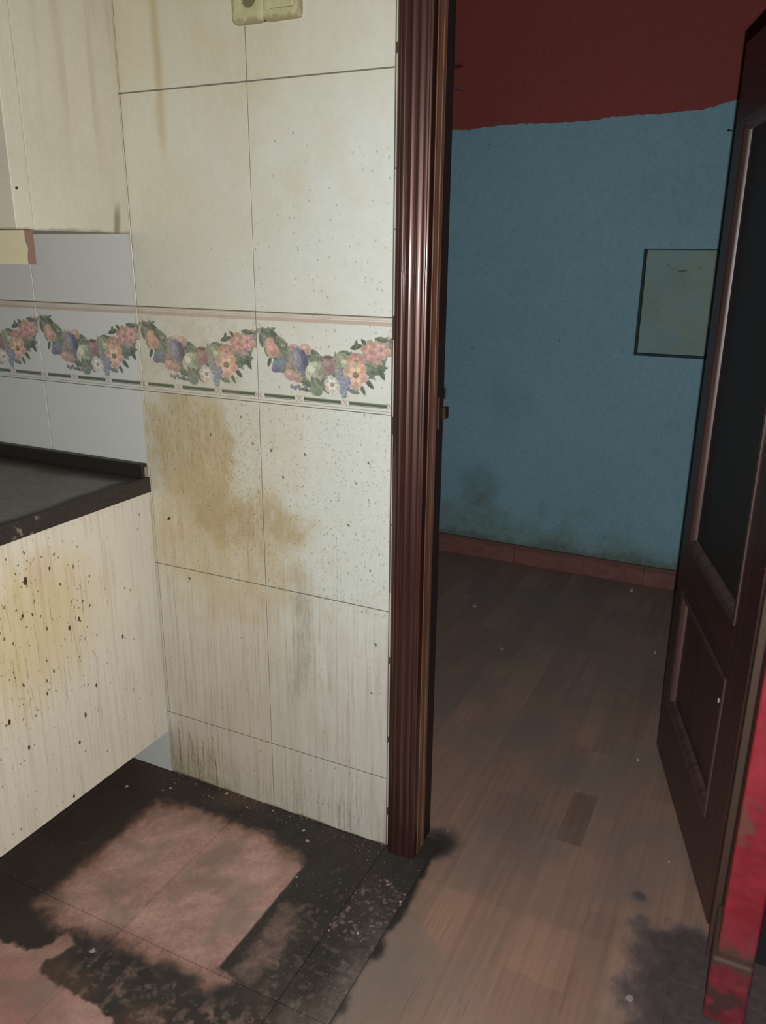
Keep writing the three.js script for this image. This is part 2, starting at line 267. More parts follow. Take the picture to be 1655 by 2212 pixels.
// ---------------------------------------------------------------- setting: floors
const A = [[-1.347, 0.117], [-1.237, 0.098], [-1.119, 0.095], [-1.017, 0.096], [-0.908, 0.116], [-0.863, 0.156], [-0.869, 0.485], [-0.828, 0.493], [-0.858, 0.543], [-0.901, 0.523], [-1.003, 0.529], [-1.101, 0.532], [-1.2, 0.545], [-1.253, 0.56], [-1.345, 0.529]];
const B = [[-1.5, 0.63], [-1.337, 0.634], [-1.259, 0.628], [-1.225, 0.602], [-1.225, 0.54], [-1.176, 0.569], [-1.201, 0.627], [-1.195, 0.65], [-1.135, 0.664], [-1.044, 0.656], [-0.978, 0.68], [-0.99, 0.83], [-1.1, 0.95], [-1.6, 0.95]];
const C = [[-0.842, 0.269], [-0.803, 0.268], [-0.776, 0.327], [-0.766, 0.417], [-0.785, 0.489], [-0.842, 0.485]];
const FX0 = -1.8, FX1 = -0.55, FZ0 = -0.1, FZ1 = 1.0;
function clayTile(x, z) {
  const m = fbm(x * 11, z * 11, 4) - 0.5, v = fbm(x * 30 + z * 26, z * 13 - x * 12, 4) - 0.5, f = fbm(x * 160, z * 160, 2) - 0.5;
  const vein = sst(0.05, 0.0, Math.abs(fbm(x * 22 + z * 12 + 20, z * 16 - x * 8, 4) - 0.5)) * 7 * fbm(x * 30, z * 30, 2); return [166 + m * 26 + v * 34 + f * 22 + vein, 130 + m * 26 + v * 32 + f * 22 + vein, 118 + m * 26 + v * 30 + f * 22 + vein];
}
const floorTex = paint(FX0, FX1, -FZ1, -FZ0, 1300, (x, my) => {
  const z = -my, c = clayTile(x, z);
  const n1 = fbm(x * 16, z * 16, 3) - 0.5, n2 = fbm(x * 60, z * 60, 3) - 0.5, fine = fbm(x * 220, z * 220, 2), n = n1 * 0.024 + n2 * 0.022;
  const redder = sst(0.55, 0.75, z) * sst(-0.95, -1.15, x); mixTo(c, [156, 106, 96], redder * 0.6);
  const stain = fbm(x * 14 + 40, z * 14, 3); mixTo(c, [118, 104, 94], sst(0.45, 0.8, stain) * 0.5);
  const a = sdPoly(A, x, z), b = sdPoly(B, x, z), cc = sdPoly(C, x, z);
  // edge of the clean patch: crisp on the right, ragged elsewhere
  const crisp = sst(-0.93, -0.88, x) * sst(0.13, 0.17, z) * sst(0.5, 0.47, z);
  const da = a + n * lerp(1.1, 0.12, crisp);
  const wide = lerp(0.024, 0.004, crisp), dirtA = sst(-wide, wide * 0.8, da), dirtB = sst(-0.005, 0.006, b + n * 0.8), dirtC = sst(-0.02, 0.012, cc + n * 1.4);
  let g = Math.min(dirtA, dirtB);
  const rim = sst(0.06, 0.0, Math.abs(a + n)) * (1 - crisp);
  mixTo(c, [96, 62, 50], rim * 0.6 * (0.3 + 0.9 * fine) * (0.4 + n1 + 0.5));
  const brown = sst(0.0, -0.1, x + 1.27 + (z - 0.3) * 0) * 0; void brown;
  let film = g * (0.9 + 0.1 * fine);
  // scuffed pale flecks worn through the band in front of the patch and by the laminate
  const band = sst(0.52, 0.58, z) * sst(-1.2, -1.1, x) + 0.5 * sst(0.26, 0.44, z) * sst(-0.87, -0.8, x), worn = fbm(x * 62 + 9, z * 62, 4);
  film -= band * sst(0.46, 0.72, worn) * (z > 0.5 ? 0.42 : 0.3) * (0.4 + 0.9 * fine);
  film = Math.max(film - (1 - dirtC) * (0.34 + 0.4 * (fbm(x * 50, z * 50, 3) - 0.3)), 0) * (g > 0.02 ? 1 : g / 0.02);
  const blackish = [33 + n1 * 16 + fine * 8, 30 + n1 * 16 + fine * 8, 27 + n1 * 14 + fine * 8], olive = fbm(x * 6 + 3, z * 6, 2);
  mixTo(blackish, [80, 58, 44], sst(0.42, 0.75, olive) * lerp(0.75, 0.25, sst(-0.95, -0.8, x + n1 * 0.2))); mixTo(blackish, [62, 48, 38], sst(-1.2, -1.4, x + n1 * 0.1) * 0.5);
  mixTo(c, blackish, Math.min(1, film) * 0.97);
  mixTo(c, [112, 99, 91], sst(-0.7, -0.6, x + n1 * 0.12) * sst(0.2, 0.36, z + n1 * 0.1) * (0.45 + 0.6 * fine));
  return c;
}, (ctx, X, Y, k) => {
  const zone = (m, x0, x1, z0, z1, col, al, r0, r1) => { for (let i = 0; i < m; i++) { const r = rr(r0, r1) * k / 1000; speck(ctx, X(rr(x0, x1)), Y(-rr(z0, z1)), r, rr(0, 3.1), col, al * rr(0.3, 1), rr(1, 2.4)); } };
  zone(420, -0.86, -0.58, 0.02, 0.5, 'rgb(150,136,128)', 0.5, 0.5, 1.5); zone(150, -0.8, -0.6, 0.12, 0.5, 'rgb(128,112,104)', 0.35, 2, 6);
  zone(240, -1.2, -0.7, 0.55, 0.95, 'rgb(146,122,110)', 0.35, 1.5, 6); zone(200, -1.5, -0.7, 0.0, 0.1, 'rgb(128,112,92)', 0.45, 0.6, 2.2);
  zone(60, -1.6, -1.36, 0.1, 0.6, 'rgb(110,96,96)', 0.3, 1, 4); zone(120, -0.72, -0.6, 0.1, 0.3, 'rgb(170,140,130)', 0.5, 1, 4);
  ctx.strokeStyle = 'rgb(110,100,96)';
  for (let i = 0; i < 22; i++) { ctx.globalAlpha = rr(0.15, 0.45); ctx.lineWidth = rr(1, 2.6); const x = X(rr(-0.82, -0.62)), y = Y(-rr(0.05, 0.45)), t = rr(0, 6.28), l = rr(8, 60); ctx.beginPath(); ctx.moveTo(x, y); ctx.quadraticCurveTo(x + Math.cos(t) * l * 0.5 + rr(-6, 6), y + Math.sin(t) * l * 0.5 + rr(-6, 6), x + Math.cos(t) * l, y + Math.sin(t) * l); ctx.stroke(); }
  ctx.globalAlpha = 1;
});
const SM = [[-0.106, -0.022], [0.004, -0.07], [0.06, -0.05], [0.3, -0.06], [0.3, 0.3], [0.0, 0.34], [-0.093, 0.3], [-0.106, 0.151], [-0.085, 0.053]];
const LX0 = -1.75, LX1 = 0.35, LZ0 = -2.08, LZ1 = 0.85;
const lamTex = paint(LX0, LX1, -LZ1, -LZ0, 640, (x, my) => {
  const z = -my, st = Math.floor((x + 0.6) / 0.064 + 100), off = T[st * 7 & 65535] * 0.6, seg = Math.floor((z + off + 10) / (0.32 + 0.2 * T[st * 13 & 65535])), q = T[(st * 31 + seg * 57) & 65535];
  const gr = fbm(x * 130 + st * 3, z * 5, 3) - 0.5, dust = fbm(x * 8, z * 6, 4), fl = fbm(x * 90, z * 90, 2), w = fbm(x * 20, z * 20, 3) - 0.5;
  let t = 0.94 + 0.13 * (q - 0.5) + gr * 0.16; if (q > 0.93) t -= 0.12; if (x > -0.344 && x < -0.28 && z > -0.43 && z < -0.215) t = 0.74 + gr * 0.16; if (x > -0.536 && x < -0.408 && z > -0.34 && z < -0.16) t -= 0.07;
  const c = [161 * t, 125 * t, 106 * t];
  mixTo(c, [126, 112, 104], sst(0.35, 0.75, dust) * 0.42 + 0.1 * fl);
  // the hall end is trodden greyer, kitchen side redder; matt film with its own blotches
  if (z < 0.062) mixTo(c, [104, 94, 88], 0.06 + 0.3 * dust);
  // greasy grey smear spread from the kitchen tiles along the joint
  const e = x + 0.6 + w * 0.11 - 0.1 * sst(0.05, 0.35, z) * 0.6, film = sst(0.12, -0.01, e) * sst(0.02, 0.2, z + w * 0.1); mixTo(c, [122, 108, 98], film * (0.55 + 0.5 * fl));
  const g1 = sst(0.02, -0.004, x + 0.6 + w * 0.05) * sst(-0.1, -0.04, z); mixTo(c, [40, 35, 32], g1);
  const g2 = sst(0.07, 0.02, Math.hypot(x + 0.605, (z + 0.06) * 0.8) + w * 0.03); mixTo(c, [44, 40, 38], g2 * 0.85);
  const s = sdPoly(SM, x, z) + w * 0.09 + (fl - 0.5) * 0.03; mixTo(c, [40, 34, 35], sst(0.03, -0.035, s) * (0.7 + 0.36 * fl));
  mixTo(c, [112, 98, 100], sst(0.05, 0.0, s) * 0.45);
  const sp = sst(0.022, 0.006, Math.hypot(x + 0.116, z + 0.115) + w * 0.02); mixTo(c, [60, 54, 56], sp * 0.7); mixTo(c, [104, 96, 98], sst(0.05, 0.0, Math.hypot(x + 0.116, z + 0.105) + w * 0.04) * 0.4);
  return c;
}, (ctx, X, Y, k) => {
  for (let i = 0; i < 500; i++) speck(ctx, X(rr(LX0, LX1)), Y(-rr(LZ0, LZ1)), rr(0.5, 1.4) * k / 1000, rr(0, 3), rnd() < 0.5 ? 'rgb(70,58,52)' : 'rgb(160,140,126)', rr(0.15, 0.4));
  for (let i = 0; i < 60; i++) { const x = rr(-0.59, 0.1), z = rr(-0.4, 0.5); drip(ctx, X(x), Y(-z), rr(0.05, 0.25) * k, rr(0.8, 1.6), 'rgb(84,62,52)', rr(0.15, 0.4)); }
});
const mFloorTile = std({ map: floorTex, roughness: 0.72 }), mLam = phys({ map: lamTex, roughness: 0.55, clearcoat: 0.12, clearcoatRoughness: 0.45 });
const floor = struct('floor', 'floor of grimy pink clay tiles in the kitchen meeting worn brown laminate');
mesh('subfloor', box(-2.75, 1.25, -0.12, -0.0095, -2.15, 3.2), std({ color: 0x2a241f, roughness: 1 }), floor);
{
  const GX = [-2.74, -2.329, -1.926, -1.523, -1.12, -0.717, -0.601], GZ = [-0.004, 0.091, 0.494, 0.897, 1.3, 1.703, 2.106, 2.509, 2.912, 3.12];
  for (let i = 0; i < 6; i++) for (let j = 0; j < 9; j++) {
    const g = plate(GX[i] + 0.0008, GX[i + 1] - 0.0008, -GZ[j + 1] + 0.0008, -GZ[j] - 0.0008, 0.009, 0.0009).rotateX(-Math.PI / 2).translate(0, -0.009 + (rnd() - 0.5) * 0.0008, 0);
    mesh('floor_tile', uvFrom(g, (x, y, z) => floorTex.userData.uv(x, -z)), mFloorTile, floor);
  }
  const PX = []; for (let x = -2.52; x < 1.3; x += 0.192) PX.push(+x.toFixed(3));
  PX.forEach((px, i) => {
    const x1 = Math.min(px + 0.192, 1.24), kitchen = px >= -0.61;
    let z = kitchen ? 3.12 : -0.086; const ends = kitchen ? [2.6 - (i % 3) * 0.5, 1.3 - (i % 3) * 0.35, 0.06 + 0.03 * (i % 2), -0.9 - (i % 3) * 0.3] : [-0.7 - (i % 3) * 0.35];
    for (const e of [...ends, -2.045]) {
      const g = plate(px + 0.0001, x1 - 0.0001, -z + 0.0001, -e - 0.00005, 0.008, 0.00012).rotateX(-Math.PI / 2).translate(0, -0.008, 0);
      mesh('floor_plank', uvFrom(g, (x, y, zz) => lamTex.userData.uv(x, -zz)), mLam, floor); z = e;
    }
  });
}

// ---------------------------------------------------------------- setting: hall, ceiling, remaining walls
const RED = [140, 66, 60], BLUE = [131, 170, 185];
const hallTex = paint(-2.0, 0.3, 0, 2.5, 640, (x, y) => {
  const m = fbm(x * 3, y * 3, 3) - 0.5, f = fbm(x * 120, y * 120, 2) - 0.5, w = fbm(x * 9, 4.2, 3) - 0.5, w2 = fbm(x * 45, 1.2, 2) - 0.5;
  const edge = 1.928 + w * 0.02 + w2 * 0.008 + 0.012 * sst(-0.9, -0.5, x) + 0.028 * sst(-0.42, -0.27, x);
  if (y > edge) { const q = [RED[0] + m * 12 + f * 14, RED[1] + m * 6 + f * 8, RED[2] + m * 6 + f * 8]; return q; }
  const c = [BLUE[0] + m * 10 + f * 16, BLUE[1] + m * 10 + f * 16, BLUE[2] + m * 8 + f * 16];
  // greenish mould at the foot of the wall, blotched, thicker to the left
  const n = fbm(x * 10, y * 10, 4) - 0.5, n2 = fbm(x * 70, y * 70, 2);
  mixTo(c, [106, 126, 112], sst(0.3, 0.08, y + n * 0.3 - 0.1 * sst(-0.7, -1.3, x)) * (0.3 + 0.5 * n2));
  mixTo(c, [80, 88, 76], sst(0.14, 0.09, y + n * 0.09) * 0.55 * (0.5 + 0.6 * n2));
  const b = sst(0.16, 0.03, Math.hypot(x + 1.2, (y - 0.36) * 1.1) + n * 0.16); mixTo(c, [92, 108, 106], b * 0.3 * (0.5 + 0.7 * n2));
  const b2 = sst(0.2, 0.03, Math.hypot(x + 1.12, (y - 0.78)) + n * 0.2); mixTo(c, [112, 140, 146], b2 * 0.28 * (0.4 + 0.8 * n2));
  return c;
}, (ctx, X, Y, k) => { for (let i = 0; i < 120; i++) speck(ctx, X(rr(-1.45, 0)), Y(rr(0.1, 1.95)), rr(0.7, 2.4) * k / 1000, rr(0, 3), 'rgb(50,66,74)', rr(0.2, 0.5)); speck(ctx, X(-1.28), Y(1.0), 2, 0, 'rgb(40,50,56)', 0.6); });
const mHall = std({ map: hallTex, roughness: 0.85 }), mBlue = std({ color: new THREE.Color(`rgb(${BLUE})`), roughness: 0.85 });
const far = struct('wall_far', 'hall wall painted blue below and dark red above with a hand-cut wavy edge');
{
  const s = new THREE.Shape(); s.moveTo(-2.45, 0); s.lineTo(1.25, 0); s.lineTo(1.25, 2.5); s.lineTo(-2.45, 2.5); s.closePath();
  const h = new THREE.Path(); h.moveTo(-0.562, 1.014); h.lineTo(-0.562, 1.441); h.lineTo(-0.14, 1.441); h.lineTo(-0.14, 1.014); h.closePath(); s.holes.push(h);
  const g = new THREE.ExtrudeGeometry(s, { depth: 0.09, bevelEnabled: false }).translate(0, 0, -2.143);
  mesh('painted_wall', uvFrom(g, (x, y) => hallTex.userData.uv(x, y)), mHall, far);
}
structMesh('wall_far_left', 'left end wall of the hall', box(-2.53, -2.45, 0, 2.5, -2.143, -0.085), mBlue);
structMesh('wall_far_right', 'right end wall of the hall', box(1.25, 1.33, 0, 2.5, -2.143, -0.085), std({ color: 0x4a3c3a, roughness: 0.9 }));
structMesh('wall_left', 'left kitchen wall', box(-2.83, -2.75, 0, 2.5, -0.085, 3.2), mPlaster);
structMesh('wall_right', 'right kitchen wall', box(1.25, 1.33, 0, 2.5, -0.085, 3.2), mPlaster);
structMesh('wall_front', 'kitchen wall behind the viewer', box(-2.83, 1.33, 0, 2.5, 3.12, 3.2), mPlaster);
structMesh('ceiling', 'plain ceiling over kitchen and hall', box(-2.83, 1.33, 2.5, 2.6, -2.143, 3.2), mCeil);
{
  const tex = paint(0, 1, 0, 0.1, 900, (x, y) => { const m = fbm(x * 20, y * 30, 3) - 0.5, f = fbm(x * 120, y * 120, 2) - 0.5, e = sst(0.062, 0.085, y + m * 0.04); const c = [126 + m * 30 + f * 16, 84 + m * 20 + f * 12, 78 + m * 20 + f * 12]; mixTo(c, [92, 64, 54], e * 0.6); return c; });
  const s = new THREE.Shape(); s.moveTo(0, 0); s.lineTo(0.014, 0); s.lineTo(0.014, 0.08); s.quadraticCurveTo(0.013, 0.088, 0.006, 0.09); s.lineTo(0, 0.09); s.closePath();
  const bb = struct('baseboard_far', 'reddish brown baseboard under the blue hall wall');
  for (const [a, b] of [[-2.45, -1.02], [-1.0185, -0.42], [-0.4185, 1.25]]) { const g = new THREE.ExtrudeGeometry(s, { depth: b - a, bevelEnabled: false }).rotateY(Math.PI / 2).translate(a, 0, 0); g.scale(1, 1, -1); const i = g.index; void i; const p = g.attributes.position; for (let k = 0; k < p.count; k += 3) { const v = [p.getX(k), p.getY(k), p.getZ(k)]; p.setXYZ(k, p.getX(k + 2), p.getY(k + 2), p.getZ(k + 2)); p.setXYZ(k + 2, ...v); } g.translate(0, 0, -2.053); g.computeVertexNormals(); mesh('baseboard_length', uvFrom(g, (x, y) => [x, y / 0.1]), std({ map: tex, roughness: 0.7 }), bb); }
}

// ---------------------------------------------------------------- setting: door frame and open door
function woodTex(base, dark, ppm = 700, W = 0.5, H = 1.5, kx = 160, ky = 3) {
  return paint(0, W, 0, H, ppm, (x, y) => { const g = fbm(x * kx, y * ky, 3), f = fbm(x * 420, y * 12, 2), c = [...base]; mixTo(c, dark, sst(0.35, 0.75, g) * 0.75 + (f - 0.5) * 0.35); return c; });
}
const texDark = woodTex([52, 24, 21], [33, 15, 14]), texRaw = woodTex([128, 90, 66], [88, 55, 42]), texLeaf = woodTex([64, 30, 26], [40, 19, 18]), texMould = woodTex([84, 58, 54], [60, 40, 38]);
for (const t of [texDark, texRaw, texLeaf, texMould]) t.repeat.set(2, 1 / 1.5);
const mCase = phys({ map: texDark, roughness: 0.42, ior: 1.65, specularColor: new THREE.Color(1, 0.66, 0.56), clearcoat: 1, clearcoatRoughness: 0.1 });
const mRaw = phys({ map: texRaw, roughness: 0.55, clearcoat: 0.3, clearcoatRoughness: 0.35 });
const mJambR = phys({ color: new THREE.Color().setRGB(0.06, 0.034, 0.022), roughness: 0.6 });
const mJambDark = phys({ color: new THREE.Color().setRGB(0.018, 0.009, 0.009), roughness: 0.6 });
const frame = struct('trim_1', 'glossy dark red fluted wooden door casing and jamb');
{
  const X0 = -0.7065, X1 = -0.636, prof = [];
  // outer edge, then four half-round reeds with valleys, then a quirk at the inner edge
  const s = new THREE.Shape(); s.moveTo(X0, -0.004); s.lineTo(X0, 0.0125); s.quadraticCurveTo(X0 + 0.001, 0.0155, X0 + 0.006, 0.0155);
  let x = X0 + 0.0075; s.lineTo(x, 0.0145);
  for (const [w, h, v] of [[0.0125, 0.0037, 0.002], [0.019, 0.0058, 0.0025], [0.012, 0.0037, 0.0022], [0.0065, 0.0019, 0.0015]]) { s.bezierCurveTo(x + w * 0.12, 0.0145 + h * 1.4, x + w * 0.64, 0.0145 + h * 1.38, x + w, 0.0145); x += w; s.lineTo(x + v, 0.0145); x += v; }
  s.quadraticCurveTo(X1, 0.0145, X1, 0.011); s.lineTo(X1, -0.004); s.closePath(); void prof;
  const mk = (len) => toCreasedNormals(new THREE.ExtrudeGeometry(s, { depth: len, bevelEnabled: false, curveSegments: 16 }), 0.7);
  const leg = mk(2.0).rotateX(-Math.PI / 2); leg.scale(1, 1, -1);
  { const p = leg.attributes.position; for (let k = 0; k < p.count; k += 3) { const v = [p.getX(k), p.getY(k), p.getZ(k)]; p.setXYZ(k, p.getX(k + 2), p.getY(k + 2), p.getZ(k + 2)); p.setXYZ(k + 2, ...v); } }
  const legG = toCreasedNormals(leg, 0.7);
  mesh('casing', uvFrom(legG, (a, y) => [a, y]), mCase, frame, 'fluted vertical casing strip with bright gloss');
  mesh('head_casing', uvFrom(rbox(-0.636, 0.048, 1.93, 2.0, -0.004, 0.018, 0.004), (a, y) => [y, a]), mCase, frame);
  mesh('jamb', uvFrom(mergeGeometries([rbox(-0.662, -0.6365, 0, 1.94, -0.055, 0.0105, 0.0025), rbox(-0.662, -0.6352, 0, 1.94, -0.03, -0.008, 0.001), rbox(-0.662, -0.6357, 0, 1.94, -0.05, -0.036, 0.0008)]), (a, y, z) => [z, y]), mRaw, frame, 'light brown worn edge of the door jamb');
  mesh('door_stop', rbox(-0.662, -0.6385, 0, 1.94, -0.098, -0.0555, 0.002), mJambDark, frame, 'dark rebate side of the jamb');
  mesh('strike_plate', mergeGeometries([rbox(-0.64, -0.6335, 1.055, 1.125, -0.085, -0.062, 0.002), rbox(-0.636, -0.627, 1.075, 1.1, -0.1, -0.08, 0.002)]), std({ color: 0x3a2a20, roughness: 0.5, metalness: 0.4 }), frame, 'dark worn strike plate');
  mesh('shadow_stroke_rod', new THREE.CylinderGeometry(0.0022, 0.0022, 0.022, 8).rotateZ(Math.PI / 2).translate(-0.624, 1.713, -0.094), mJambDark, frame, 'short dark rod added as a shadow stroke at the jamb');  // added dark rod stands in for a shadow stroke beside the jamb
  mesh('jamb', uvFrom(rbox(0.034, 0.0488, 0, 1.94, -0.078, 0.0, 0.003), (a, y, z) => [z + a, y]), mJambR, frame, 'brown right hand jamb edge');
  mesh('head_jamb', uvFrom(box(-0.637, 0.031, 1.9, 1.94, -0.085, 0.006), (a, y, z) => [a, z]), mRaw, frame);
}
{
  const leaf = struct('door_1', 'dark reddish wooden door leaf with sunk panels standing open into the hall', [0.029, 0, -0.085]);
  leaf.rotation.y = THREE.MathUtils.degToRad(106.93);
  const mLeaf = phys({ map: texLeaf, roughness: 0.5, clearcoat: 0.5, clearcoatRoughness: 0.3 }), mPan = phys({ color: new THREE.Color().setRGB(0.02, 0.014, 0.011), roughness: 0.55, clearcoat: 0.25, clearcoatRoughness: 0.4 });
  const mMould = phys({ map: texMould, roughness: 0.5, clearcoat: 0.8, clearcoatRoughness: 0.42 });
  const W = 0.7, TH = 0.04, Y0 = 0.008, Y1 = 1.885, S0 = 0.128, S1 = 0.625, R = [0.19, 0.545, 0.672, 1.715];
  const st = (a, b, c, d, rot) => uvFrom(rbox(a, b, c, d, 0, TH, 0.0025), rot ? (x, y, z) => [y + z, x] : (x, y, z) => [x + z, y]);
  mesh('stile', st(0, S0, Y0, Y1), mLeaf, leaf, 'hinge side stile'); mesh('stile', st(S1, W, Y0, Y1), mLeaf, leaf, 'lock side stile');
  for (const [a, b] of [[Y0, R[0]], [R[1], R[2]], [R[3], Y1]]) mesh('rail', st(S0, S1, a, b, true), mLeaf, leaf);
  const prof = [[0, -0.0005], [0.0, 0.003], [0.003, 0.0036], [0.008, 0.0034], [0.014, 0.002], [0.0195, -0.001], [0.0235, -0.005], [0.026, -0.0095], [0.027, -0.0145]];
  for (const [a, b] of [[R[0], R[1]], [R[2], R[3]]]) {
    const upper = a > 0.6;
    mesh('panel', uvFrom(rbox(S0 + 0.0, S1 - 0.0, a, b, 0.0145, 0.026, 0.001), (x, y) => [x, y]), upper ? mPan : mLeaf, leaf, upper ? 'tall blackish upper panel' : 'dark red lower panel');
    const rg = mergeGeometries([toCreasedNormals(ring(S0, S1, a, b, prof, -1), 0.6), toCreasedNormals(ring(S0, S1, a, b, prof, 1).translate(0, 0, TH), 0.6)].map((g) => { g.deleteAttribute('uv'); return uvFrom(g, (x, y) => [x, y]); }));
    mesh('panel_moulding', rg, mMould, leaf);
  }
  mesh('paint_chip', rbox(0.149, 0.154, 0.474, 0.484, -0.0045, -0.001, 0.001, 1), std({ color: 0xb0a490, roughness: 0.9 }), leaf, 'pale chip in the lower moulding');
  for (const y of [0.2, 0.95, 1.68]) mesh('hinge', new THREE.CylinderGeometry(0.006, 0.006, 0.09, 12).translate(0.003, y, TH + 0.004), std({ color: 0x6a5230, metalness: 0.8, roughness: 0.4 }), leaf);
  mesh('handle', mergeGeometries([rbox(0.652, 0.68, 0.93, 1.12, TH, TH + 0.004, 0.002), new THREE.CylinderGeometry(0.008, 0.008, 0.05, 10).toNonIndexed().rotateX(Math.PI / 2).translate(0.666, 1.04, TH + 0.028), rbox(0.55, 0.674, 1.032, 1.048, TH + 0.045, TH + 0.058, 0.005)]), std({ color: 0x7a6238, metalness: 0.8, roughness: 0.35 }), leaf);
}
// second, closed dark door to the right of the red pillar
{
  const d2 = struct('door_2', 'dark closed door right of the red pillar', [0.127, 0, -0.04]);
  const m2 = std({ color: new THREE.Color().setRGB(0.013, 0.009, 0.014), roughness: 0.6 });
  mesh('door_slab', rbox(0, 0.73, 0.006, 1.99, -0.02, 0.018, 0.003), m2, d2);
  mesh('panel_moulding', mergeGeometries([ring(0.12, 0.61, 0.2, 0.8, [[0, 0], [0.004, 0.006], [0.016, 0.003], [0.02, 0]], 1).translate(0, 0, 0.018), ring(0.12, 0.61, 0.95, 1.85, [[0, 0], [0.004, 0.006], [0.016, 0.003], [0.02, 0]], 1).translate(0, 0, 0.018)]), m2, d2);
}
// red pillar
{
  const redTex = paint(0, 0.22, 0, 2.5, 500, (x, y) => { const m = fbm(x * 30, y * 18, 3) - 0.5, b = fbm(x * 40 + y * 30, y * 90, 3) - 0.5, c = [134 + m * 36 + b * 20, 31 + m * 20 + b * 10, 43 + m * 20 + b * 10]; const n = fbm(x * 60, y * 60, 3) - 0.5; mixTo(c, [118, 66, 68], sst(0.26, 0.17, y + n * 0.08) * 0.55); mixTo(c, [84, 62, 50], sst(0.17, 0.155, y + n * 0.05)); const p = sst(0.03, 0.012, Math.hypot(x - 0.145, (y - 0.44) * 0.5) + n * 0.03); mixTo(c, [96, 72, 58], p * 0.75); return c; });
  const plTex = paint(0, 0.2, 0, 0.2, 900, (x, y) => { const n = fbm(x * 50, y * 50, 3) - 0.5, c = [112 + n * 46, 34 + n * 26, 44 + n * 26]; mixTo(c, [74, 56, 46], sst(0.125, 0.15, y + n * 0.05)); mixTo(c, [60, 46, 40], sst(0.55, 0.75, fbm(x * 30 + 7, y * 30, 3)) * 0.8); return c; });
  const p = thing('pillar', 'narrow bright red painted wall end beside the open door', 'pillar', [0.0495, 0, 0]);
  p.userData.kind = 'structure';
  mesh('shaft', uvFrom(rbox(0, 0.0655, 0.14, 2.499, 0.001, 0.14, 0.006, 3), (x, y, z) => [(x + z) / 0.22, y / 2.5]), std({ map: redTex, roughness: 0.6 }), p);
  mesh('plinth', uvFrom(rbox(-0.008, 0.066, 0.0005, 0.152, 0.008, 0.157, 0.008, 3), (x, y, z) => [(x + 0.16 - z + 0.02) / 0.2, y / 0.2]), std({ map: plTex, roughness: 0.7 }), p, 'scuffed red plinth with a dirty top');
}

// ---------------------------------------------------------------- things: kitchen units
const texPanel = paint(-0.02, 0.62, 0.1, 0.86, 1500, (z, y) => {
  const m = fbm(z * 5, y * 4, 3) - 0.5, g = fbm(z * 150, y * 6, 3), f = fbm(z * 200, y * 100, 2) - 0.5, w = fbm(z * 12, y * 12, 3) - 0.5;
  const c = [224 + m * 8 + f * 6, 215 + m * 8 + f * 6, 196 + m * 8 + f * 6];
  mixTo(c, [192, 176, 152], sst(0.45, 0.8, g) * 0.32);
  const d = Math.hypot((z - 0.4) / 0.2, (y - 0.62) / 0.2) + w * 0.7; mixTo(c, [214, 192, 136], sst(1.3, 0.3, d) * (0.35 + 0.45 * g));
  mixTo(c, [196, 150, 116], sst(0.05, 0.01, Math.hypot(z - 0.36, (y - 0.745) * 0.6) + w * 0.03) * 0.3 * (0.4 + g));
  mixTo(c, [206, 200, 190], sst(0.16, 0.03, z + w * 0.15) * 0.4);
  return c;
}, (ctx, X, Y, k) => {
  const s = k / 1000;
  for (let i = 0; i < 170; i++) drip(ctx, X(rr(0, 0.6)), Y(rr(0.2, 0.75)), rr(0.03, 0.25) * k, rr(0.8, 2) * s, 'rgb(134,116,86)', rr(0.06, 0.22));
  for (let i = 0; i < 60; i++) drip(ctx, X(rr(0.22, 0.5)), Y(rr(0.45, 0.74)), rr(0.02, 0.09) * k, rr(1, 2.4) * s, 'rgb(112,92,58)', rr(0.15, 0.45));
  for (let i = 0; i < 420; i++) { const z = rr(0.01, 0.6); speck(ctx, X(z), Y(rr(0.14, 0.83)), (0.5 + rnd() ** 3 * 1.6) * s, rr(1.2, 1.9), 'rgb(92,72,44)', rr(0.25, 0.75), rr(1, 2.2)); }
  for (let i = 0; i < 160; i++) speck(ctx, X(rr(0.22, 0.5)), Y(rr(0.4, 0.8)), (0.6 + rnd() ** 2 * 2) * s, rr(1.2, 1.9), 'rgb(84,62,34)', rr(0.35, 0.85), rr(1, 2.4));
  for (const [z, y, r] of [[0.401, 0.734, 5], [0.139, 0.487, 3], [0.283, 0.34, 3.2], [0.489, 0.437, 3.6], [0.346, 0.151, 3], [0.3, 0.58, 3.4], [0.27, 0.59, 3], [0.335, 0.74, 2.6], [0.42, 0.66, 2.6], [0.24, 0.4, 2.8], [0.31, 0.28, 3], [0.45, 0.35, 3]]) { speck(ctx, X(z), Y(y), r * s, 1.5, 'rgb(58,40,18)', 0.9, 1.9); }
});
const mPanel = std({ map: texPanel, roughness: 0.55 }), mCream = std({ color: new THREE.Color(0xcbbf9c), roughness: 0.55 }), mInside = std({ color: 0xb9b1a0, roughness: 0.8 });
const panelUV = (g) => uvFrom(g, (x, y, z) => texPanel.userData.uv(z, y));
